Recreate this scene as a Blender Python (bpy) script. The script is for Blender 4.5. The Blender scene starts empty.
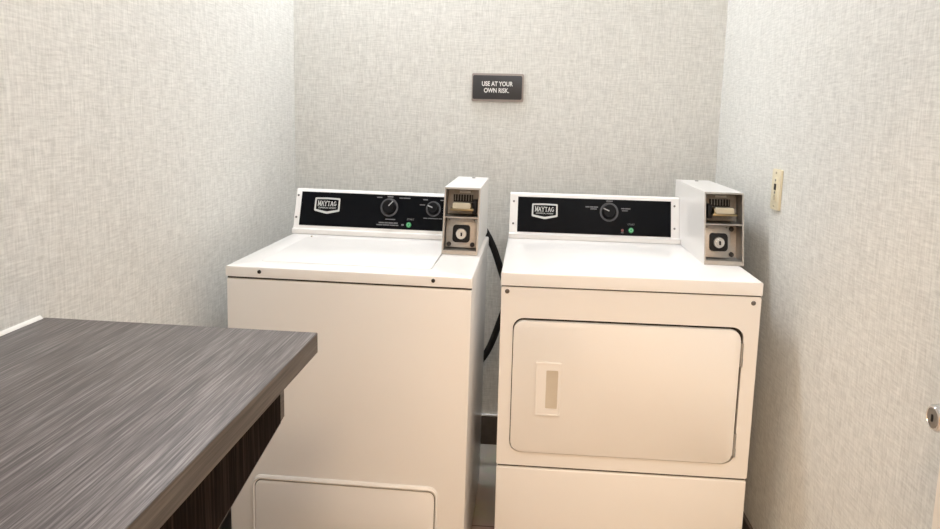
import bpy, bmesh, math
from math import sin, cos, pi, radians
from mathutils import Vector, Matrix

S = bpy.context.scene
COL = S.collection

# ------------------------------------------------------------------ materials
def new_mat(name):
    m = bpy.data.materials.new(name); m.use_nodes = True
    nt = m.node_tree; b = nt.nodes['Principled BSDF']
    return m, nt, b

def plain(name, col, rough=.5, metal=0, noise=.03, scale=40, spec=.5, coat=0):
    """solid colour with a faint procedural mottling"""
    m, nt, b = new_mat(name)
    N = nt.nodes; L = nt.links
    tc = N.new('ShaderNodeTexCoord'); nz = N.new('ShaderNodeTexNoise')
    nz.inputs['Scale'].default_value = scale; nz.inputs['Detail'].default_value = 4
    L.new(tc.outputs['Object'], nz.inputs['Vector'])
    cr = N.new('ShaderNodeValToRGB')
    cr.color_ramp.elements[0].position = .3; cr.color_ramp.elements[1].position = .7
    cr.color_ramp.elements[0].color = [max(0, c*(1-noise)) for c in col]+[1]
    cr.color_ramp.elements[1].color = [min(1, c*(1+noise)) for c in col]+[1]
    L.new(nz.outputs['Fac'], cr.inputs['Fac']); L.new(cr.outputs['Color'], b.inputs['Base Color'])
    b.inputs['Roughness'].default_value = rough; b.inputs['Metallic'].default_value = metal
    b.inputs['Specular IOR Level'].default_value = spec
    b.inputs['Coat Weight'].default_value = coat
    return m

def linen(name, axis):
    """woven wallpaper: fine threads along the wall and up the wall; axis = horizontal axis of the wall"""
    m, nt, b = new_mat(name)
    N = nt.nodes; L = nt.links
    tc = N.new('ShaderNodeTexCoord')
    def streak(sh, sv, detail, seed):
        mp = N.new('ShaderNodeMapping')
        sc = [1, 1, 1]; sc[axis] = sh; sc[2] = sv; sc[1-axis] = 0.0
        mp.inputs['Scale'].default_value = sc
        mp.inputs['Location'].default_value = (seed, seed*1.7, seed*.6)
        L.new(tc.outputs['Object'], mp.inputs['Vector'])
        nz = N.new('ShaderNodeTexNoise'); nz.inputs['Scale'].default_value = 1
        nz.inputs['Detail'].default_value = detail; nz.inputs['Roughness'].default_value = .7
        L.new(mp.outputs['Vector'], nz.inputs['Vector'])
        return nz.outputs['Fac']
    v1 = streak(210, 24, 3, 1.3)     # upright threads
    h1 = streak(22, 210, 3, 7.1)      # lengthwise threads
    v2 = streak(90, 14, 2, 3.7)
    h2 = streak(14, 90, 2, 9.9)
    def mix(a, c, f):
        n = N.new('ShaderNodeMath'); n.operation = 'MULTIPLY_ADD'
        L.new(c, n.inputs[0]); n.inputs[1].default_value = f
        if a is None: n.inputs[2].default_value = 0
        else: L.new(a, n.inputs[2])
        return n.outputs[0]
    t = mix(None, v1, .40); t = mix(t, h1, .40); t = mix(t, v2, .10); t = mix(t, h2, .10)
    cr = N.new('ShaderNodeValToRGB')
    e = cr.color_ramp.elements
    e[0].position = .38; e[0].color = (.590, .582, .542, 1)
    e[1].position = .62; e[1].color = (.835, .825, .782, 1)
    L.new(t, cr.inputs['Fac']); L.new(cr.outputs['Color'], b.inputs['Base Color'])
    bp = N.new('ShaderNodeBump'); bp.inputs['Strength'].default_value = .25; bp.inputs['Distance'].default_value = .002
    L.new(t, bp.inputs['Height']); L.new(bp.outputs['Normal'], b.inputs['Normal'])
    b.inputs['Roughness'].default_value = .75; b.inputs['Specular IOR Level'].default_value = .25
    return m

def grain(name, lo, mid, hi, axis, across, along, rough, bump=.08, spec=.5):
    """streaky wood laminate; threads run along `axis`"""
    m, nt, b = new_mat(name)
    N = nt.nodes; L = nt.links
    tc = N.new('ShaderNodeTexCoord')
    def st(f, g, detail, seed):
        mp = N.new('ShaderNodeMapping')
        sc = [f, f, f]; sc[axis] = g
        mp.inputs['Scale'].default_value = sc; mp.inputs['Location'].default_value = (seed, seed, seed)
        L.new(tc.outputs['Object'], mp.inputs['Vector'])
        nz = N.new('ShaderNodeTexNoise'); nz.inputs['Scale'].default_value = 1
        nz.inputs['Detail'].default_value = detail; nz.inputs['Roughness'].default_value = .65
        nz.inputs['Distortion'].default_value = .15
        L.new(mp.outputs['Vector'], nz.inputs['Vector'])
        return nz.outputs['Fac']
    a = st(across, along, 5, 2.0); c = st(across*.25, along*.5, 2, 5.0)
    n = N.new('ShaderNodeMath'); n.operation = 'MULTIPLY'; L.new(a, n.inputs[0]); n.inputs[1].default_value = .8
    n2 = N.new('ShaderNodeMath'); n2.operation = 'MULTIPLY_ADD'; L.new(c, n2.inputs[0]); n2.inputs[1].default_value = .2
    L.new(n.outputs[0], n2.inputs[2])
    cr = N.new('ShaderNodeValToRGB'); e = cr.color_ramp.elements
    e[0].position = .36; e[0].color = (*lo, 1); e[1].position = .66; e[1].color = (*hi, 1)
    k = e.new(.5); k.color = (*mid, 1)
    L.new(n2.outputs[0], cr.inputs['Fac']); L.new(cr.outputs['Color'], b.inputs['Base Color'])
    bp = N.new('ShaderNodeBump'); bp.inputs['Strength'].default_value = bump; bp.inputs['Distance'].default_value = .001
    L.new(n2.outputs[0], bp.inputs['Height']); L.new(bp.outputs['Normal'], b.inputs['Normal'])
    b.inputs['Roughness'].default_value = rough; b.inputs['Specular IOR Level'].default_value = spec
    return m

def tiles(name):
    m, nt, b = new_mat(name)
    N = nt.nodes; L = nt.links
    tc = N.new('ShaderNodeTexCoord'); mp = N.new('ShaderNodeMapping')
    mp.inputs['Location'].default_value = (.35, .0, 0)
    L.new(tc.outputs['Object'], mp.inputs['Vector'])
    br = N.new('ShaderNodeTexBrick')
    br.offset = 0; br.inputs['Scale'].default_value = 1
    br.inputs['Brick Width'].default_value = .61; br.inputs['Row Height'].default_value = .61
    br.inputs['Mortar Size'].default_value = .003; br.inputs['Mortar Smooth'].default_value = .2
    br.inputs['Color1'].default_value = (.42, .36, .30, 1); br.inputs['Color2'].default_value = (.46, .395, .33, 1)
    br.inputs['Mortar'].default_value = (.13, .10, .08, 1)
    L.new(mp.outputs['Vector'], br.inputs['Vector'])
    nz = N.new('ShaderNodeTexNoise'); nz.inputs['Scale'].default_value = 9; nz.inputs['Detail'].default_value = 6
    L.new(tc.outputs['Object'], nz.inputs['Vector'])
    mx = N.new('ShaderNodeMix'); mx.data_type = 'RGBA'; mx.blend_type = 'OVERLAY'
    mx.inputs[0].default_value = .35
    L.new(br.outputs['Color'], mx.inputs[6]); L.new(nz.outputs['Color'], mx.inputs[7])
    hs = N.new('ShaderNodeHueSaturation'); hs.inputs['Saturation'].default_value = .85
    L.new(mx.outputs[2], hs.inputs['Color']); L.new(hs.outputs['Color'], b.inputs['Base Color'])
    b.inputs['Roughness'].default_value = .4
    return m

def emit(name, col, power):
    m, nt, b = new_mat(name)
    b.inputs['Base Color'].default_value = (*col, 1)
    b.inputs['Emission Color'].default_value = (*col, 1)
    b.inputs['Emission Strength'].default_value = power
    return m

WP_BACK = linen('linen wallpaper across', 0)
WP_SIDE = linen('linen wallpaper side', 1)
ENAMEL = plain('white enamel', (.84, .815, .785), .28, noise=.008, scale=6, coat=.15)
ENAMEL_IN = plain('white painted sheet', (.70, .68, .65), .45, noise=.01)
BLACK = plain('black control film', (.004, .0045, .006), .25, noise=.1, spec=.08)
GREY_PRINT = plain('grey print', (.19, .19, .195), .5, spec=.2)
SILVER_PRINT = plain('silver print', (.62, .62, .60), .4)
KNOB = plain('black knob plastic', (.006, .006, .007), .45, spec=.12)
RING_PRINT = plain('dark grey ring print', (.10, .10, .105), .5, spec=.2)
POINTER = plain('pale pointer', (.42, .42, .42), .5)
STEEL = plain('brushed steel', (.46, .445, .425), .42, metal=.8, noise=.05, scale=160)
STEEL_DK = plain('dull dark steel', (.26, .245, .225), .45, metal=.7, noise=.1, scale=120)
CHROME = plain('satin chrome', (.66, .65, .64), .18, metal=1, noise=.02)
SCREW = plain('screw steel', (.20, .19, .18), .4, metal=1)
BRASS = plain('worn brass', (.30, .24, .14), .4, metal=1, noise=.1)
IVORY = plain('ivory plastic', (.55, .49, .36), .45)
IVORY_PLATE = plain('ivory wall plate plastic', (.80, .72, .52), .4)
RUBBER = plain('black rubber', (.010, .009, .009), .55, spec=.25)
GASKET = plain('dark grey gasket', (.040, .035, .031), .6, spec=.2)
GAP_SHADE = plain('painted gap shade', (.055, .045, .037), .7)  # dark colour stands in for the shade inside gaps and seams
SLOTGREY = plain('taupe moulded recess', (.60, .54, .45), .5)
GREEN = plain('green push button', (.03, .30, .10), .35)
GREEN_HI = plain('pale green ring', (.20, .55, .30), .35)
RED = plain('dull red lamp', (.28, .09, .08), .4)
TABLE = grain('grey brown wood laminate', (.042, .034, .032), (.118, .099, .095), (.28, .25, .242), 1, 330, 8, .42)
TABLE_EDGE = grain('grey brown laminate edge', (.040, .034, .029), (.080, .068, .059), (.15, .132, .117), 1, 190, 4, .5)
DARKWOOD = grain('dark espresso laminate', (.006, .004, .0035), (.012, .008, .007), (.040, .028, .023), 2, 170, 5, .8, spec=.03)
CAULK = plain('white caulk', (.80, .78, .73), .5)
FLOOR = tiles('stone look floor tile')
BASE = plain('dark brown baseboard', (.075, .058, .046), .5, noise=.15)
BASECAP = plain('white baseboard bead', (.88, .87, .85), .4)
CEIL = plain('white ceiling', (.80, .79, .77), .8, noise=.02)
HALLWALL = plain('warm hall paint', (.74, .64, .54), .8, noise=.02)
DOORPAINT = plain('cream door paint', (.93, .86, .76), .45, noise=.02)
SIGN_FRAME = plain('taupe sign frame', (.36, .31, .28), .4)
SIGN_FACE = plain('charcoal sign face', (.045, .043, .045), .5)
SIGN_TEXT = plain('white sign lettering', (.82, .82, .80), .5)
# ------------------------------------------------------------------ mesh helpers
class MB:
    def __init__(self): self.bm = bmesh.new()
    def box(self, x0, x1, y0, y1, z0, z1, bev=0, seg=2, f=None):
        """rounded box; f maps every vertex (x, y, z) -> 3D"""
        t = bmesh.new()
        bmesh.ops.create_cube(t, size=1)
        for v in t.verts:
            v.co = Vector((x0 if v.co.x < 0 else x1, y0 if v.co.y < 0 else y1, z0 if v.co.z < 0 else z1))
        if bev:
            bmesh.ops.bevel(t, geom=t.edges[:], offset=bev, segments=seg, profile=.5, affect='EDGES', clamp_overlap=True)
        if f:
            for v in t.verts: v.co = Vector(f(*v.co))
        self.merge(t); return self
    def merge(self, t):
        me = bpy.data.meshes.new('tmp'); t.to_mesh(me); t.free()
        self.bm.from_mesh(me); bpy.data.meshes.remove(me)
    def prism(self, poly, f, o0, o1, bev=0):
        """extrude a 2D outline; f(a, b, off) -> 3D"""
        t = bmesh.new()
        A = [t.verts.new((p[0], p[1], o0)) for p in poly]; B = [t.verts.new((p[0], p[1], o1)) for p in poly]
        n = len(poly)
        t.faces.new(A); top = t.faces.new(B)
        for i in range(n): t.faces.new((A[i], A[(i+1) % n], B[(i+1) % n], B[i]))
        if bev:
            bmesh.ops.bevel(t, geom=list(top.edges), offset=bev, segments=2, profile=.5, affect='EDGES', clamp_overlap=True)
        for v in t.verts: v.co = Vector(f(*v.co))
        self.merge(t); return self
    def ring(self, outer, inner, f, o0, o1, crown=0):
        """closed band between two outlines of equal point count"""
        t = bmesh.new(); n = len(outer)
        if crown:
            mid = [((a[0]+b[0])/2, (a[1]+b[1])/2) for a, b in zip(outer, inner)]
            loops = [[(p, o0) for p in outer], [(p, o0+(o1-o0)*.6) for p in [((a[0]*.9+b[0]*.1), (a[1]*.9+b[1]*.1)) for a, b in zip(outer, inner)]],
                     [(p, o1) for p in mid],
                     [(p, o0+(o1-o0)*.6) for p in [((a[0]*.1+b[0]*.9), (a[1]*.1+b[1]*.9)) for a, b in zip(outer, inner)]], [(p, o0) for p in inner]]
        else:
            loops = [[(p, o0) for p in outer], [(p, o1) for p in outer], [(p, o1) for p in inner], [(p, o0) for p in inner]]
        V = [[t.verts.new((p[0], p[1], o)) for p, o in lp] for lp in loops]
        for k in range(len(V)):
            a, b = V[k], V[(k+1) % len(V)]
            for i in range(n): t.faces.new((a[i], a[(i+1) % n], b[(i+1) % n], b[i]))
        for v in t.verts: v.co = Vector(f(*v.co))
        self.merge(t); return self
    def lathe(self, prof, f, n=28):
        """profile [(radius, off)...] turned around the off axis; f(a, b, off) -> 3D"""
        t = bmesh.new(); rows = []
        for r, o in prof:
            rows.append([t.verts.new((r*cos(2*pi*i/n), r*sin(2*pi*i/n), o)) for i in range(n)])
        for a, b in zip(rows, rows[1:]):
            for i in range(n): t.faces.new((a[i], a[(i+1) % n], b[(i+1) % n], b[i]))
        t.faces.new(rows[0]); t.faces.new(rows[-1])
        for v in t.verts: v.co = Vector(f(*v.co))
        self.merge(t); return self
    def tube(self, pts, r, n=12):
        t = bmesh.new(); rows = []; up = Vector((0, 1, 0)); P = [Vector(p) for p in pts]
        for i, p in enumerate(P):
            d = (P[min(i+1, len(P)-1)]-P[max(i-1, 0)]).normalized()
            a = d.cross(up)
            if a.length < .05: a = d.cross(Vector((1, 0, 0)))
            a.normalize(); b = a.cross(d)
            rows.append([t.verts.new(p+a*(r*cos(2*pi*k/n))+b*(r*sin(2*pi*k/n))) for k in range(n)])
        for a, b in zip(rows, rows[1:]):
            for i in range(n): t.faces.new((a[i], a[(i+1) % n], b[(i+1) % n], b[i]))
        t.faces.new(rows[0]); t.faces.new(rows[-1])
        self.merge(t); return self
    def text(self, s, size, f, off, depth=.0006, align='CENTER', bold=0.0, squeeze=1.0):
        cu = bpy.data.curves.new('txt', 'FONT'); cu.body = s; cu.size = size
        cu.align_x = align; cu.align_y = 'CENTER'; cu.offset = bold; cu.extrude = depth/2; cu.space_line = .95
        o = bpy.data.objects.new('txt', cu); COL.objects.link(o)
        dg = bpy.context.evaluated_depsgraph_get()
        me = bpy.data.meshes.new_from_object(o.evaluated_get(dg))
        bpy.data.objects.remove(o); bpy.data.curves.remove(cu)
        for v in me.vertices: v.co = Vector(f(v.co.x*squeeze, v.co.y, off+v.co.z))
        self.bm.from_mesh(me); bpy.data.meshes.remove(me); return self
    def done(self, name, mat, parent=None, label=None, smooth=True):
        bmesh.ops.recalc_face_normals(self.bm, faces=self.bm.faces[:])
        me = bpy.data.meshes.new(name); self.bm.to_mesh(me); self.bm.free()
        if smooth:
            for p in me.polygons: p.use_smooth = True
            me.set_sharp_from_angle(angle=radians(32))
        me.materials.append(mat)
        o = bpy.data.objects.new(name, me); COL.objects.link(o)
        if parent: o.parent = parent
        if label: o['label'] = label
        return o

def rrect(x0, x1, z0, z1, r, k=6):
    pts = []
    for cx, cz, a in ((x1-r, z1-r, 0), (x0+r, z1-r, 90), (x0+r, z0+r, 180), (x1-r, z0+r, 270)):
        for i in range(k+1):
            t = radians(a+90*i/k); pts.append((cx+r*cos(t), cz+r*sin(t)))
    return pts

def thing(name, label, cat, loc=(0, 0, 0), rot=(0, 0, 0), group=None):
    o = bpy.data.objects.new(name, None); COL.objects.link(o)
    o.location = loc; o.rotation_euler = rot; o['label'] = label; o['category'] = cat
    if group: o['group'] = group
    return o
def tag(o, label, cat): o['label'] = label; o['category'] = cat; return o
def structure(o): o['kind'] = 'structure'; return o

# ------------------------------------------------------------------ the room
XL, XR, ZC = -.871, .7534, 2.85
YF = -2.56                     # inner face of the wall with the doorway (behind the view)
HY = -5.0                      # far wall of the hall
I3 = lambda x, y, z: (x, y, z)
structure(MB().box(-2.2, 2.2, HY-.1, .1, -.1, 0).done('floor', FLOOR, smooth=False))
structure(MB().box(-2.2, 2.2, HY-.1, .1, ZC, ZC+.1).done('ceiling', CEIL, smooth=False))
structure(MB().box(XL-.1, XR+.1, 0, .1, 0, ZC).done('wall_back', WP_BACK, smooth=False))
structure(MB().box(XL-.1, XL, YF-.12, 0, 0, ZC).done('wall_left', WP_SIDE, smooth=False))
structure(MB().box(XR, XR+.1, YF-.12, 0, 0, ZC).done('wall_right', WP_SIDE, smooth=False))
DX0, DX1, DZ = -.215, .695, 2.06        # doorway the photographer stands in
w = MB()
w.box(XL, DX0, YF-.12, YF, 0, ZC); w.box(DX1, XR, YF-.12, YF, 0, ZC); w.box(DX0, DX1, YF-.12, YF, DZ, ZC)
structure(w.done('wall_front', WP_BACK, smooth=False))
structure(MB().box(-2.2, 2.2, HY-.1, HY, 0, ZC).done('wall_hall', HALLWALL, smooth=False))
for s, nm in ((-2.2, 'wall_hall_left'), (2.1, 'wall_hall_right')):
    structure(MB().box(s, s+.1, HY, YF-.12, 0, ZC).done(nm, HALLWALL, smooth=False))
for (x0, x1), nm in (((-2.1, XL-.1), 'wall_corridor_left'), ((XR+.1, 2.1), 'wall_corridor_right')):
    structure(MB().box(x0, x1, YF-.12, YF-.02, 0, ZC).done(nm, HALLWALL, smooth=False))
# baseboards: dark board with a pale bead on top
def baseboard(nm, x0, x1, y0, y1, bead=True):
    b = structure(MB().box(x0, x1, y0, y1, 0, .120, .002).done(nm, BASE))
    if bead: MB().box(x0, x1, y0, y1, .1205, .127, .0015).done('bead', BASECAP, b, 'white bead along the top of the dark baseboard')
baseboard('baseboard_back', XL+.012, XR-.012, -.012, 0)
baseboard('baseboard_left', XL, XL+.012, YF, 0)
baseboard('baseboard_right', XR-.012, XR, YF, 0, False)
# caulk line where the counter meets the left wall
structure(MB().prism([(XL, .9247), (XL+.006, .9247), (XL+.004, .928), (XL, .931)], lambda a, b, o: (a, o, b), -2.5, -1.540).done('trim_1', CAULK))

# open door along the right wall, only its edge and knob are in the picture
d = structure(MB().box(.690, .732, -2.545, -1.698, .012, 2.035, .0025).done('door_1', DOORPAINT))
kc = (-1.781, .9145)
kf = lambda a, b, o: (.690-o, kc[0]+a, kc[1]+b)
kn = MB().lathe([(.027, 0), (.027, .004), (.023, .008), (.010, .010), (.0095, .030), (.013, .036), (.0190, .044), (.0205, .053), (.0195, .061), (.0165, .0650), (.0145, .0652), (.0140, .0640), (.006, .0640)], kf, 36)
kn = kn.done('door_knob', CHROME, d, 'round satin chrome door knob with a keyhole')
MB().lathe([(.0138, .0641), (.0132, .0650), (.0050, .0652)], kf, 28).done('knob_face', STEEL_DK, kn, 'darker inset face of the knob')
MB().prism(rrect(-.0022, .0022, -.0055, .0055, .0015, 3), kf, .0650, .0660).done('keyhole', RUBBER, kn)

# ------------------------------------------------------------------ lettering and badge shared by both machines
def badge(parent, f, u0, u1, z1, zb, off):
    """shield outline with the maker's word and a small line under it"""
    w = u1-u0; uc = (u0+u1)/2; zs = z1-(z1-zb)*.80
    out = [(u0, zs), (u0+.0005, z1-.002), (u0+.003, z1), (uc, z1+.0012), (u1-.003, z1), (u1-.0005, z1-.002), (u1, zs), (u1-.003, zs-.0022), (uc+.004, zb+.0003), (uc, zb), (uc-.004, zb+.0003), (u0+.003, zs-.0022)]
    c = (uc, (z1+zs)/2)
    inn = [(c[0]+(a-c[0])*.885, c[1]+(b-c[1])*.76) for a, b in out]
    p = MB().prism(out, f, off, off+.0012).done('badge', BLACK, parent, 'shield badge with a silver rim reading MAYTAG')
    MB().ring(out, inn, f, off+.0012, off+.0024).done('badge_rim', SILVER_PRINT, p)
    p2 = MB()
    # serif capitals from strokes
    L = {'M': [((.1, 0), (.1, 1)), ((.1, 1), (.5, .15)), ((.5, .15), (.9, 1)), ((.9, 1), (.9, 0))],
         'A': [((.08, 0), (.5, 1)), ((.5, 1), (.92, 0)), ((.25, .35), (.75, .35))],
         'Y': [((.05, 1), (.5, .45)), ((.95, 1), (.5, .45)), ((.5, .45), (.5, 0))],
         'T': [((.5, 0), (.5, 1)), ((.05, .93), (.95, .93))],
         'G': [((.85, .85), (.5, .97)), ((.5, .97), (.15, .7)), ((.15, .7), (.15, .3)), ((.15, .3), (.5, .03)), ((.5, .03), (.85, .12)), ((.85, .12), (.85, .42)), ((.62, .42), (.98, .42))]}
    SF = {'M': [(.1, 0), (.9, 0), (.06, 1), (.94, 1)], 'A': [(.08, 0), (.92, 0)], 'Y': [(.5, 0), (.05, 1), (.95, 1)], 'T': [(.5, 0)], 'G': []}
    tw = w*.74; lw = tw/6; lh = (z1-zs)*.36; zb0 = z1-(z1-zs)*.62; th = .0010
    for i, ch in enumerate('MAYTAG'):
        ux = uc-tw/2+i*lw
        P = lambda q: (ux+q[0]*lw*.88, zb0+q[1]*lh)
        for k, (a, b) in enumerate(L[ch]):
            A, B = P(a), P(b); d = Vector((B[0]-A[0], B[1]-A[1])); n = Vector((-d.y, d.x)).normalized()*th
            p2.prism([(A[0]+n.x, A[1]+n.y), (B[0]+n.x, B[1]+n.y), (B[0]-n.x, B[1]-n.y), (A[0]-n.x, A[1]-n.y)], f, off+.0013, off+.0020+.00003*k)
        for q in SF[ch]:
            A = P(q); s = .0022; hgt = .0007
            p2.prism([(A[0]-s, A[1]-hgt), (A[0]+s, A[1]-hgt), (A[0]+s, A[1]+hgt), (A[0]-s, A[1]+hgt)], f, off+.0013, off+.00225)
    zt = zb0-(z1-zs)*.17
    p2.text('COMMERCIAL LAUNDRY', .0068, lambda a, b, o: f(uc+a, zt+b, o), off+.0018, squeeze=.80)
    p2.done('badge_lettering', SILVER_PRINT, p)

def marks(panel, f, u, z, widths, h, off, gap=.0015):
    """an unreadable line of print: one short bar per word, centred at u"""
    mb = MB(); tot = sum(widths)+gap*(len(widths)-1); a = u-tot/2
    for w in widths:
        mb.prism([(a, z-h/2), (a+w, z-h/2), (a+w, z+h/2), (a, z+h/2)], f, off, off+.0003); a += w+gap
    mb.done('printed_label', GREY_PRINT, panel, 'line of small grey print')

def dial(parent, f, u, z, r, off, ang):
    F = lambda a, b, o: f(u+a, z+b, o)
    circ = lambda q: [(u+q*cos(2*pi*i/40), z+q*sin(2*pi*i/40)) for i in range(40)]
    k = MB().lathe([(r*.78, off), (r*.78, off+.004), (r*.74, off+.008), (r*.70, off+.017), (r*.62, off+.019), (r*.2, off+.0195)], F, 40).done('knob', KNOB, parent)
    MB().ring(circ(r), circ(r*.80), f, off, off+.0006).done('dial_ring', RING_PRINT, k, 'grey ring printed round the knob')
    dx, dz = cos(ang), sin(ang)
    q = []
    for s, t in ((r*.04, -1), (r*.72, -1), (r*.72, 1), (r*.04, 1)):
        q.append((u+dx*s-dz*t*.0016, z+dz*s+dx*t*.0016))
    MB().prism(q, f, off+.017, off+.0203).done('pointer', POINTER, k, 'pale pointer line on the knob')

def button(parent, f, u, z, r, off, name, m1, m2=None):
    F = lambda a, b, o: f(u+a, z+b, o)
    o = MB().lathe([(r, off), (r, off+.002), (r*.85, off+.004), (r*.2, off+.0042)], F, 24).done(name, m1, parent)
    if m2:
        c = lambda q: [(u+q*cos(2*pi*i/24), z+q*sin(2*pi*i/24)) for i in range(24)]
        MB().ring(c(r*.72), c(r*.40), f, off+.0035, off+.0048).done('button_ring', m2, o)

def screw(parent, f, u, z, r, off=0, mat=None, nm='screw'):
    F = lambda a, b, o: f(u+a, z+b, o)
    MB().lathe([(r, off), (r, off+.001), (r*.75, off+.0025), (r*.25, off+.003)], F, 16).done(nm, mat or SCREW, parent)

# coin box: white sheet shell, deep steel front in two bays, coin slide above and lock below
def coin_meter(parent, m1, m2, mf, mt, mb, H, Z, cheek):
    D = .070
    lean = mt/(Z-H)
    f = lambda u, z, o: (u, mf+(z-H)*lean-o, z)       # o = towards the viewer
    e = .003
    def side(u0, u1):
        return [(u0, 0), (u1, 0)]
    sh = MB()
    prof = [(mf, H+.0005), (mf+mt, Z), (mb, Z), (mb, H+.0005)]
    for u0, u1 in ((m1, m1+e), (m2-e, m2)):
        sh.prism(prof, lambda a, b, o: (o, a, b), u0, u1)
    sh.box(m1+e, m2-e, mf+mt, mb, Z-e, Z)
    sh.box(m1+e, m2-e, mb-e, mb, H+.001, Z-e)
    case = sh.done('coin_meter', ENAMEL, parent, 'white metal coin box with a steel front')
    zs = H+(Z-H)*.555
    st = MB()
    ia, ib = m1+e, m2-e
    z0, z1 = H+.012, Z-e
    for u0, u1 in ((ia, ia+.0015), (ib-.0015, ib)):                      # cheeks
        st.prism([(H+.001, 0), (z1, 0), (z1, -D), (H+.001, -D)], lambda a, b, o: f(o, a, b), u0, u1)
    st.prism([(ia, zs-.0015), (ib, zs-.0015), (ib, zs+.0015), (ia, zs+.0015)], f, -D, .0005)   # shelf between the bays
    st.prism([(ia, H+.001), (ib, H+.001), (ib, z0), (ia, z0)], f, -D, -.001)                   # sill
    st.prism([(ia, z1-.002), (ib, z1-.002), (ib, z1), (ia, z1)], f, -D, .0005)                 # head
    st.prism([(ia, H+.001), (ib, H+.001), (ib, z1), (ia, z1)], f, -D-.003, -D)                 # back
    st.ring([(m1+.0005, H+.001), (m2, H+.001), (m2, Z), (m1+.0005, Z)], [(ia+.0015, H+.006), (ib-.0015, H+.006), (ib-.0015, z1-.002), (ia+.0015, z1-.002)], f, .0003, .0013)   # rim
    liner = st.done('steel_front', STEEL, case, 'steel lined recesses in the coin box')
    # lower bay: lock plate with lock and bolts
    fo = -.034
    pl = MB()
    if cheek:                                                            # plate stops short and a splayed cheek closes the right side
        pr = ia+(ib-ia)*.74
        pl.prism([(ia+.002, z0+.004), (pr, z0+.004), (pr, zs-.004), (ia+.002, zs-.004)], f, fo-.002, fo, .0006)
    else:
        pr = ib-.004
        pl.prism([(ia+.004, z0+.004), (pr, z0+.004), (pr, zs-.004), (ia+.004, zs-.004)], f, fo-.002, fo, .0006)
    plate = pl.done('lock_plate', STEEL, case)
    cu, cz = (ia+.002+pr)/2+(.005 if cheek else .001), (z0+zs)/2-.003
    lk = MB().prism(rrect(cu-.026, cu+.026, cz-.0255, cz+.0255, .009), f, fo, fo+.008, .0025).done('lock_housing', RUBBER, case, 'black rounded square lock surround')
    g = lambda a, b, o: f(cu+a, cz+b, o)
    MB().lathe([(.0172, fo+.008), (.0172, fo+.011), (.0150, fo+.014), (.009, fo+.014), (.009, fo+.0165), (.003, fo+.0165)], g, 32).done('lock', CHROME, case, 'round silver cam lock')
    MB().prism([(cu-.0012, cz-.006), (cu+.004, cz-.006), (cu+.004, cz+.005), (cu-.0012, cz+.005)], f, fo+.0165, fo+.0175).done('keyhole', RUBBER, case)
    bu = [(ia+.014, z0+.013), (pr-.012, z0+.013)] if not cheek else [(pr+.004, z0+.014), (pr+.004, zs-.016)]
    for a, b in bu:
        MB().lathe([(.0070, fo-.002), (.0070, fo+.004), (.0055, fo+.0065), (.002, fo+.0068)], lambda p, q, o: f(a+p, b+q, o), 18).done('bolt', GASKET, case)
    for a, b in ((ia+.012, zs-.012), (pr-.010, zs-.012)):
        screw(case, f, a, b, .0028, fo, STEEL_DK)
    # upper bay: comb over the coin slide
    uc = (ia+ib)/2; wu = ib-ia
    ba = -.052
    MB().prism([(ia+.004, zs+.004), (ib-.004, zs+.004), (ib-.004, z1-.004), (ia+.004, z1-.004)], f, ba-.002, ba).done('back_plate', STEEL_DK, case, 'dull dark steel plate behind the coin slide')
    MB().prism([(uc-.013, z1-.017), (uc+.020, z1-.017), (uc+.020, z1-.011), (uc-.013, z1-.011)], f, ba, ba+.001).done('price_strip', SILVER_PRINT, case, 'pale strip above the coin slots')
    cb = MB().prism([(uc-.030, z1-.043), (uc+.029, z1-.043), (uc+.029, z1-.022), (uc-.031, z1-.022)], f, ba, ba+.006).done('coin_slots', RUBBER, case, 'black comb of upright coin slots')
    t = MB()
    for i in range(7):
        a = uc-.026+i*.0083
        t.prism([(a, z1-.040), (a+.0018, z1-.040), (a+.0018, z1-.021), (a, z1-.021)], f, ba+.006, ba+.0075)
    t.done('slot_dividers', STEEL_DK, case)
    MB().prism([(uc-.028, z1-.062), (uc+.028, z1-.062), (uc+.028, z1-.046), (uc-.028, z1-.046)], f, ba, .002, .001).done('coin_slide', BRASS, case, 'brass coin slide plate')
    MB().prism(rrect(uc-.026, uc+.026, z1-.057, z1-.041, .003), f, .000, .012, .0015).done('slide_handle', IVORY, case, 'ivory pusher on the coin slide')
    MB().prism([(uc-.034, z1-.064), (uc+.036, z1-.064), (uc+.036, z1-.058), (uc-.034, z1-.058)], f, ba, .010, .001).done('slide_rail', BRASS, case)
    for a in ((uc-.037,) if cheek else (uc+.037,)):
        MB().prism([(a-.006, z1-.075), (a+.006, z1-.075), (a+.006, z1-.035), (a-.006, z1-.035)], f, ba, -.012, .003).done('slide_guide', RUBBER, case, 'black guide cheek beside the coin slide')
    MB().lathe([(.006, 0), (.006, .003), (.003, .004)], lambda a, b, o: (uc+.004+a, mb-.05+b, Z+o), 14).done('top_screw', STEEL, case)
    return case

def console_map(vcb, H, vct, Z):
    k = (vct-vcb)/(Z-H); n = math.hypot(1, k)
    return lambda u, z, o: (u, vcb+(z-H)*k-o/n, z+o*k/n)

FR = lambda u, z, o: (u, -o, z)                 # front of a machine, o towards the viewer

def console_body(parent, u0, u1, vcb, vct, H, Z, step):
    """leaning white back console with a low plinth strip"""
    k = (vct-vcb)/(Z-H)
    zp = H+.016
    prof = [(vcb-step, H+.001), (vcb-step, zp), (vcb+(zp-H)*k, zp+.002), (vct-.003, Z-.006), (vct+.004, Z), (vct+.045, Z-.004), (vct+.060, Z-.03), (vct+.060, H+.001)]
    return MB().prism(prof, lambda a, b, o: (o, a, b), u0, u1).done('console', ENAMEL, parent)

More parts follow.
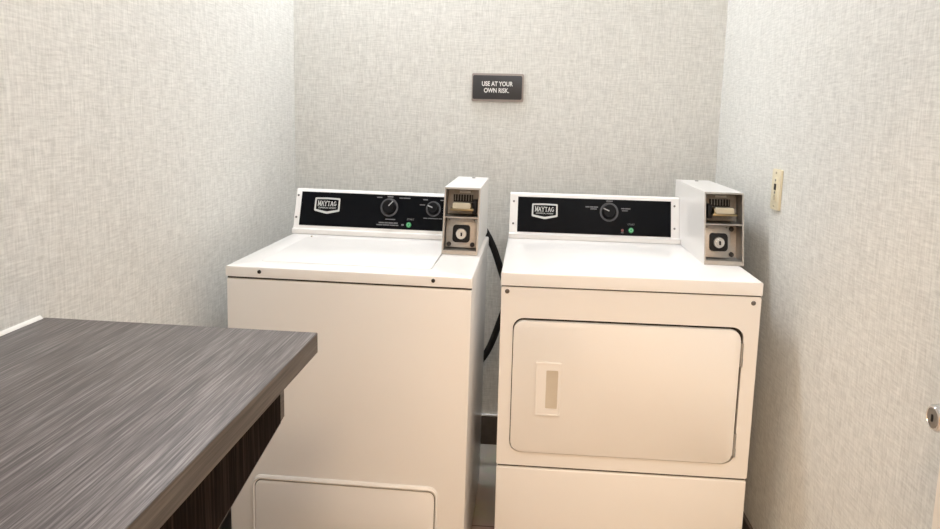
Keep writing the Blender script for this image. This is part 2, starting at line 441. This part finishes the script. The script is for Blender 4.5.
# ------------------------------------------------------------------ washing machine
W, H, DEP = .652, .9195, .655
wm = thing('washing_machine', 'white top-loading coin washing machine with a flat lid, on the left beside the counter', 'washing machine',
           (-.7502, -.9849, 0), (0, .0088, -.0099))
lip = .0283
c = MB()
c.box(.002, W-.002, .020, DEP, .030, H-lip-.002, .004)
c.box(.0, W, .0, .0215, .030, H-lip-.0060, .004, 3)
c.done('cabinet', ENAMEL, wm)
MB().box(.001, W-.001, .006, .0195, H-lip-.010, H-lip-.0002).done('lip_gap_shade', GAP_SHADE, wm, 'dark strip painted as the shade in the gap under the top')  # dark strip painted in for the shadow line below the washer lip
for a, b in ((.06, .06), (W-.06, .06), (.06, DEP-.06), (W-.06, DEP-.06)):
    zf = .0088*a - .0
    MB().lathe([(.022, zf+.0015), (.022, zf+.010), (.010, zf+.014), (.009, .032)], lambda p, q, o: (a+p, b+q, o), 18).done('foot', RUBBER, wm)
# top deck with a shallow well for the lid
LU0, LU1, LV0, LV1 = .066, .5375, .070, .475
t = MB()
outer = rrect(-.002, W+.002, -.003, DEP, .004, 3); inner = rrect(LU0, LU1, LV0, LV1, .012, 3)
TOPF = lambda a, b, o: (a, b, o)
t.prism(outer, TOPF, H-lip, H-.006, 0)
ob = [(a, b) for a, b in outer]
def inset(p, d): return [(min(max(a, -.002+d), W+.002-d), min(max(b, -.003+d), DEP-d)) for a, b in p]
t.bm.free(); t.bm = bmesh.new()
rings = [(outer, H-lip), (outer, H-.006), (inset(outer, .0018), H-.0018), (inset(outer, .006), H), (inner, H), (inner, H-.006)]
V = [[t.bm.verts.new((a, b, z)) for a, b in p] for p, z in rings]
for A, B in zip(V, V[1:]):
    for i in range(len(A)): t.bm.faces.new((A[i], A[(i+1) % len(A)], B[(i+1) % len(A)], B[i]))
t.bm.faces.new(V[0]); t.bm.faces.new(V[-1])
top = t.done('top_deck', ENAMEL, wm)
MB().prism(rrect(LU0+.0007, LU1-.0035, LV0+.0006, LV1-.0015, .011), TOPF, H-.006, H+.0012, .0012).done('lid', ENAMEL, wm)
MB().lathe([(.004, H+.0), (.004, H+.003), (.002, H+.004)], lambda a, b, o: (.080+a, .487+b, o), 14).done('lid_bumper', SLOTGREY, top)
for u in (.0908, .552):
    screw(top, lambda a, b, o: (a, -.003-o, b), u, .9065, .0052, 0, GASKET)
# embossed access panel low on the front
pan = MB().ring(rrect(.0650, .5790, .050, .3385, .026), rrect(.0715, .5705, .060, .3245, .020), FR, -.0005, .0085, crown=1).done('access_panel', ENAMEL, wm)
MB().prism(rrect(.0715, .5705, .060, .3245, .020), FR, .0, .0012).done('panel_gap_shade', GAP_SHADE, pan, 'dark backing painted as the shade in the seam round the access panel')  # dark backing paints the shade into the seam
MB().prism(rrect(.0732, .5690, .062, .3228, .019), FR, .0005, .0045, .0015).done('panel_face', ENAMEL, pan)
# console
con = console_body(wm, -.003, .5345, .5412, .5952, H, 1.066, .009)
cm = console_map(.5412, H, .5952, 1.066)
film = MB().prism([(.0155, .9465), (.5345, .9465), (.5345, 1.0562), (.0155, 1.0562)], cm, .0, .0015).done('control_panel', BLACK, wm, 'black control panel')
badge(wm, cm, .0635, .1505, 1.0375, .9860, .0015)
dial(wm, cm, .3195, 1.0155, .0300, .0015, radians(48))
dial(wm, cm, .4690, 1.0165, .0250, .0015, radians(160))
pr = MB()
O = .0016
marks(film, cm, .284, 1.0468, [.018], .0030, O); marks(film, cm, .3205, 1.0502, [.020], .0045, O); marks(film, cm, .370, 1.0472, [.012, .024], .0030, O)
marks(film, cm, .4405, 1.0450, [.016], .0030, O); marks(film, cm, .4310, 1.0280, [.018], .0030, O); marks(film, cm, .5000, 1.0450, [.018], .0030, O)
marks(film, cm, .4690, .9855, [.014, .034, .012], .0026, O)
marks(film, cm, .3260, .9770, [.034], .0032, O)
marks(film, cm, .3200, .9655, [.018, .012, .016, .014], .0042, O); marks(film, cm, .3180, .9585, [.020, .022, .018, .010], .0034, O)
marks(film, cm, .3690, .9610, [.008], .0050, O)
pr.text('START', .0085, lambda a, b, o: cm(.3950+a, .9790+b, o), O+.0003, squeeze=1.0)
pr.done('start_lettering', GREY_PRINT, film, 'word START over the green button')
button(wm, cm, .3900, .9615, .0088, .0015, 'start_button', GREEN, GREEN_HI)
for z in (1.0435, .9720): screw(con, cm, .0035, z, .0036, 0)
coin_meter(wm, .5345, .6420, .2950, .0420, .735, H, 1.1160, False)

# ------------------------------------------------------------------ dryer
W2, H2, D2 = .686, .9086, .66
dr = thing('clothes_dryer', 'white front-loading coin clothes dryer with a wide hinged door, on the right by the wall', 'dryer',
           (-.0175, -.8861, 0), (0, 0, -.0060))
lip2 = .036
c = MB()
c.box(.002, W2-.002, .024, D2, .022, H2-lip2-.001, .004)
c.done('cabinet', ENAMEL, dr)
MB().box(.001, W2-.001, .007, .0235, H2-lip2-.010, H2-lip2-.0002).done('top_gap_shade', GAP_SHADE, dr, 'dark strip painted as the shade in the gap under the top')  # shade below the dryer lip, painted as a dark strip
fp = MB()
hole = rrect(.0345, .6478, .3975, .7835, .030, 6)
fp.ring(rrect(0, W2, .3578, H2-lip2-.0045, .005, 6), hole, FR, -.024, 0)
front = fp.done('front_panel', ENAMEL, dr)
MB().box(0, W2, 0, .024, .022, .3502, .004, 3).done('toe_panel', ENAMEL, dr)
MB().prism([(.004, .345), (W2-.004, .345), (W2-.004, .364), (.004, .364)], FR, -.024, -.0085).done('panel_seam_shade', GAP_SHADE, front, 'dark strip painted as the shade in the seam between the front panel and the toe panel')  # seam shade painted as a dark strip behind the opening
for a, b in ((.06, .06), (W2-.06, .06), (.06, D2-.06), (W2-.06, D2-.06)):
    MB().lathe([(.022, 0), (.022, .010), (.010, .014), (.009, .024)], lambda p, q, o: (a+p, b+q, o), 18).done('foot', RUBBER, dr)
for u, z in ((.0162, .8560), (.6662, .8515)): screw(front, FR, u, z, .0062, 0)
# door
MB().ring(hole, rrect(.055, .628, .418, .763, .020, 6), FR, -.0238, -.012).done('door_seal', GASKET, dr, 'dark grey seal showing round the door')
dm = MB().prism(rrect(.0370, .6405, .4012, .7762, .027, 6), FR, -.010, .0055, .0030)
door = dm.done('door', ENAMEL, dr)
# moulded pull set into the door
MB().ring(rrect(.1005, .1700, .5105, .6630, .004, 4), rrect(.1300, .1620, .5310, .6410, .003, 4), FR, .0052, .0085).done('door_pull', ENAMEL, door, 'white moulded pull with a grey slot')
bez = MB().ring(rrect(.1005, .1700, .5105, .6630, .004, 4), rrect(.1065, .1660, .5165, .6570, .003, 4), FR, .0080, .0098, crown=1)
bez.done('pull_rim', ENAMEL, door)
MB().prism(rrect(.1300, .1620, .5310, .6410, .003, 4), FR, .0052, .0060).done('pull_slot', SLOTGREY, door, 'taupe recess of the pull')
MB().prism([(.1470, .534), (.1500, .534), (.1500, .638), (.1470, .638)], FR, .0060, .0078).done('pull_rib', SLOTGREY, door)
for z in (.7100, .4565):
    hg = MB()
    hg.lathe([(.0040, -.031), (.0040, .031)], lambda a, b, o: (.6448+a, -.003+b, z+o), 16)
    hg.lathe([(.0050, -.033), (.0050, -.012)], lambda a, b, o: (.6448+a, -.003+b, z+o), 16)
    hg.done('hinge', STEEL, dr, 'steel door hinge')
# top
t = MB()
def inset2(p, d): return [(min(max(a, -.002+d), W2+.002-d), min(max(b, -.003+d), D2-d)) for a, b in p]
outer = rrect(-.002, W2+.002, -.003, D2, .004, 3)
V = [[t.bm.verts.new((a, b, z)) for a, b in p] for p, z in ((outer, H2-lip2), (outer, H2-.006), (inset2(outer, .0018), H2-.0018), (inset2(outer, .006), H2))]
for A, B in zip(V, V[1:]):
    for i in range(len(A)): t.bm.faces.new((A[i], A[(i+1) % len(A)], B[(i+1) % len(A)], B[i]))
t.bm.faces.new(V[0]); t.bm.faces.new(V[-1])
t.done('top_deck', ENAMEL, dr)
con = console_body(dr, .0005, .5818, .5702, .6188, H2, 1.0623, .016)
cm = console_map(.5702, H2, .6188, 1.0623)
film = MB().prism([(.0280, .9295), (.5535, .9285), (.5535, 1.0472), (.0280, 1.0480)], cm, .0, .0015).done('control_panel', BLACK, dr, 'black control panel')
badge(dr, cm, .0770, .1665, 1.0255, .9744, .0015)
dial(dr, cm, .3432, 1.0052, .0320, .0015, radians(158))
pr = MB()
marks(film, cm, .2835, 1.0205, [.014, .012, .014], .0036, O); marks(film, cm, .2900, 1.0140, [.022], .0030, O)
marks(film, cm, .3440, 1.0420, [.022], .0040, O); marks(film, cm, .3430, 1.0345, [.014], .0036, O)
marks(film, cm, .4000, 1.0180, [.012, .018], .0036, O); marks(film, cm, .3970, 1.0110, [.020], .0026, O)
marks(film, cm, .3890, .9380, [.009], .0030, O)
pr.text('START', .0085, lambda a, b, o: cm(.4190+a, .9655+b, o), O+.0003)
pr.done('start_lettering', GREY_PRINT, film, 'word START over the green button')
button(dr, cm, .3892, .9450, .0046, .0015, 'red_lamp', RED)
button(dr, cm, .4185, .9462, .0088, .0015, 'start_button', GREEN, GREEN_HI)
for u in (.0135, .5655):
    for z in (1.0320, .9572): screw(con, cm, u, z, .0036, 0)
coin_meter(dr, .5825, .6960, .2120, .0560, .700, H2, 1.1172, True)

# ------------------------------------------------------------------ drain hose behind the machines
def spline(P, n=14):
    P = [Vector(p) for p in P]; out = []
    for i in range(len(P)-1):
        p0, p1, p2, p3 = P[max(i-1, 0)], P[i], P[i+1], P[min(i+2, len(P)-1)]
        for k in range(n):
            t = k/n
            out.append(.5*((2*p1)+(-p0+p2)*t+(2*p0-5*p1+4*p2-p3)*t*t+(-p0+3*p1-3*p2+p3)*t**3))
    out.append(P[-1]); return out
hs = MB().tube(spline([(-.235, -.006, 1.03), (-.225, -.07, 1.035), (-.185, -.14, 1.005), (-.092, -.17, .885), (-.042, -.17, .760), (-.018, -.17, .665), (-.044, -.17, .555), (-.098, -.175, .425), (-.20, -.20, .33), (-.27, -.27, .30), (-.275, -.318, .30)]), .0125)
tag(hs.done('drain_hose', RUBBER), 'black drain hose looping down behind the gap between the two machines', 'hose')

# ------------------------------------------------------------------ counter on the left
TZ, TB, TX = .9246, .8868, -.3338
ct = thing('folding_counter', 'grey-brown wood-grain folding counter against the left wall', 'counter', (-.60, -2.02, 0))
T = lambda a, b, o: (a+.60, b+2.02, o)
MB().prism([(XL+.0005, -1.529), (TX, -1.5455), (TX, -2.50), (XL+.0005, -2.50)], T, TB, TZ-.0008, .0008).done('tabletop', TABLE, ct)
MB().prism([(TX, -1.5456), (TX+.0012, -1.5468), (TX+.0012, -2.50), (TX, -2.50)], T, TB, TZ-.0015).done('edge_band', TABLE_EDGE, ct, 'grey-brown front edge of the counter')
AX = -.3738
sl = (.7891-.7522)/(1.8498-1.6196)
SIDE = lambda a, b, o: (o+.60, a+2.02, b)
zy = lambda y: .7891+(y+1.6196)*sl
MB().prism([(-1.634, TB), (-1.634, zy(-1.634)), (-2.48, zy(-2.48)), (-2.48, TB)], SIDE, AX-.018, AX).done('apron', DARKWOOD, ct, 'dark espresso apron under the counter edge')
MB().prism([(-1.6145, TB), (-1.6145, zy(-1.6145)), (-1.6335, zy(-1.6335)), (-1.6335, TB)], SIDE, XL+.014, AX).done('end_rail', TABLE_EDGE, ct, 'grey-brown rail closing the far end under the counter')
MB().prism([(-1.634, zy(-1.634)), (-1.634, zy(-1.634)-.0015), (-2.48, zy(-2.48)-.0015), (-2.48, zy(-2.48))], SIDE, AX-.018, AX+.0002).done('apron_edge', TABLE_EDGE, ct)
MB().prism([(-1.872, 0), (-1.872, zy(-1.872)-.002), (-2.46, zy(-2.46)-.002), (-2.46, 0)], SIDE, AX-.040, AX-.019).done('leg_panel', DARKWOOD, ct, 'dark espresso upright panel under the counter')

# ------------------------------------------------------------------ sign on the back wall
sx0, sx1, sz0, sz1 = -.1785, .0185, 1.3795, 1.4850
sg = thing('wall_sign', 'small charcoal rectangular sign reading USE AT YOUR OWN RISK on the back wall', 'sign', ((sx0+sx1)/2, 0, sz0))
G = lambda a, b, o: (a, -o, b)
hw = (sx1-sx0)/2; hh = sz1-sz0
MB().prism(rrect(-hw, hw, 0, hh, .006), G, .0005, .008, .002).done('backing', SIGN_FRAME, sg, 'taupe metal backing plate')
MB().prism(rrect(-hw+.004, hw-.0065, .009, hh-.0075, .006), G, .008, .011, .0008).done('face', SIGN_FACE, sg)
tx = MB()
tx.text('USE AT YOUR', .0235, lambda a, b, o: G(-.002+a, hh*.625+b, o), .0113, bold=.0006, squeeze=.80)
tx.text('OWN RISK.', .0235, lambda a, b, o: G(-.004+a, hh*.39+b, o), .0113, bold=.0006, squeeze=.80)
tx.done('lettering', SIGN_TEXT, sg)

# ------------------------------------------------------------------ wall plate on the right wall
wp = thing('wall_plate', 'ivory plastic outlet plate on the right wall above the dryer', 'wall plate', (XR, -.6915, 1.079))
PW = lambda a, b, o: (-o, -a, b)
MB().prism(rrect(-.0345, .0345, 0, .1150, .004), PW, .0005, .0070, .0022).done('plate', IVORY_PLATE, wp)
MB().prism(rrect(-.0165, .0165, .022, .093, .003), PW, .0070, .0085, .0008).done('insert', IVORY_PLATE, wp)
MB().prism(rrect(-.0085, .0085, .0560, .0740, .002), PW, .0086, .0092).done('jack', GASKET, wp, 'dark square jack')
for z in (.0490, .0840): MB().prism([(-.0045, z-.003), (.0045, z-.003), (.0045, z+.003), (-.0045, z+.003)], PW, .0086, .0091).done('slot', STEEL_DK, wp)
circ = lambda q, z: [(q*cos(2*pi*i/20), z+q*sin(2*pi*i/20)) for i in range(20)]
MB().ring(circ(.0075, .0345), circ(.0050, .0345), PW, .0086, .0096).done('socket', IVORY, wp)
for z in (.0105, .1050): screw(wp, PW, 0, z, .0034, .0070, IVORY)

# ------------------------------------------------------------------ lamps
def ceiling_light(label, x0, x1, y0, y1, power, col):
    cx, cy = (x0+x1)/2, (y0+y1)/2
    r = thing('ceiling_light', label, 'ceiling light', (cx, cy, ZC))
    f = lambda a, b, o: (a, b, -o)
    hx, hy = (x1-x0)/2, (y1-y0)/2
    mat = emit('lamp diffuser', col, .25*power/(pi*(x1-x0)*(y1-y0)))
    MB().ring(rrect(-hx, hx, -hy, hy, .004, 2), rrect(-hx+.025, hx-.025, -hy+.025, hy-.025, .003, 2), f, .0005, .030).done('frame', ENAMEL_IN, r)
    MB().prism(rrect(-hx+.026, hx-.026, -hy+.026, hy-.026, .003, 2), f, .006, .022).done('diffuser', mat, r)
    l = bpy.data.lights.new('lamp', 'AREA'); l.shape = 'RECTANGLE'; l.size = x1-x0-.06; l.size_y = y1-y0-.06
    l.energy = power; l.color = col
    o = bpy.data.objects.new('lamp', l); COL.objects.link(o); o.parent = r; o.location = (0, 0, -.034)
LIGHTS = [
('long white fluorescent ceiling panel over the backs of the two machines', -.70, -.10, -.35, -.05, 18.2, (.965, 1.0, 1.07)),
('warm ceiling panel in the hall behind the doorway', -.75, .45, -4.30, -3.60, 88, (1.0, .725, .465)),
('small square white fill panel added on the unseen ceiling near the open door', .30, .60, -2.20, -1.90, 13.2, (.965, 1.0, 1.05)),  # added fill light, brightens the walls near the camera
]
for a in LIGHTS: ceiling_light(*a)

wd = bpy.data.worlds.new('world'); S.world = wd; wd.use_nodes = True
wd.node_tree.nodes['Background'].inputs['Color'].default_value = (.8, .78, .75, 1)
wd.node_tree.nodes['Background'].inputs['Strength'].default_value = .02

# ------------------------------------------------------------------ camera
yaw, pitch, roll, fpx, ppy = .0756, .1470, .0229, 725.92, 223.57
cy_, sy_, cp, sp, cr, sr = cos(yaw), sin(yaw), cos(pitch), sin(pitch), cos(roll), sin(roll)
F = Vector((-sy_*cp, cy_*cp, -sp)); R = Vector((cy_, sy_, 0)); U = R.cross(F)
R2 = cr*R+sr*U; U2 = -sr*R+cr*U
cam = bpy.data.cameras.new('camera'); co = bpy.data.objects.new('camera', cam); COL.objects.link(co)
M = Matrix((R2, U2, -F)).transposed().to_4x4(); M.translation = Vector((.0388, -2.8089, 1.3232))
co.matrix_world = M
cam.sensor_fit = 'HORIZONTAL'; cam.sensor_width = 36; cam.lens = fpx*36/940
cam.shift_y = -(264.5-ppy)/940; cam.clip_start = .02
S.camera = co

S.view_settings.view_transform = 'Standard'; S.view_settings.look = 'None'
S.view_settings.gamma = 1; S.view_settings.use_curve_mapping = False
S.view_settings.exposure = 0.06
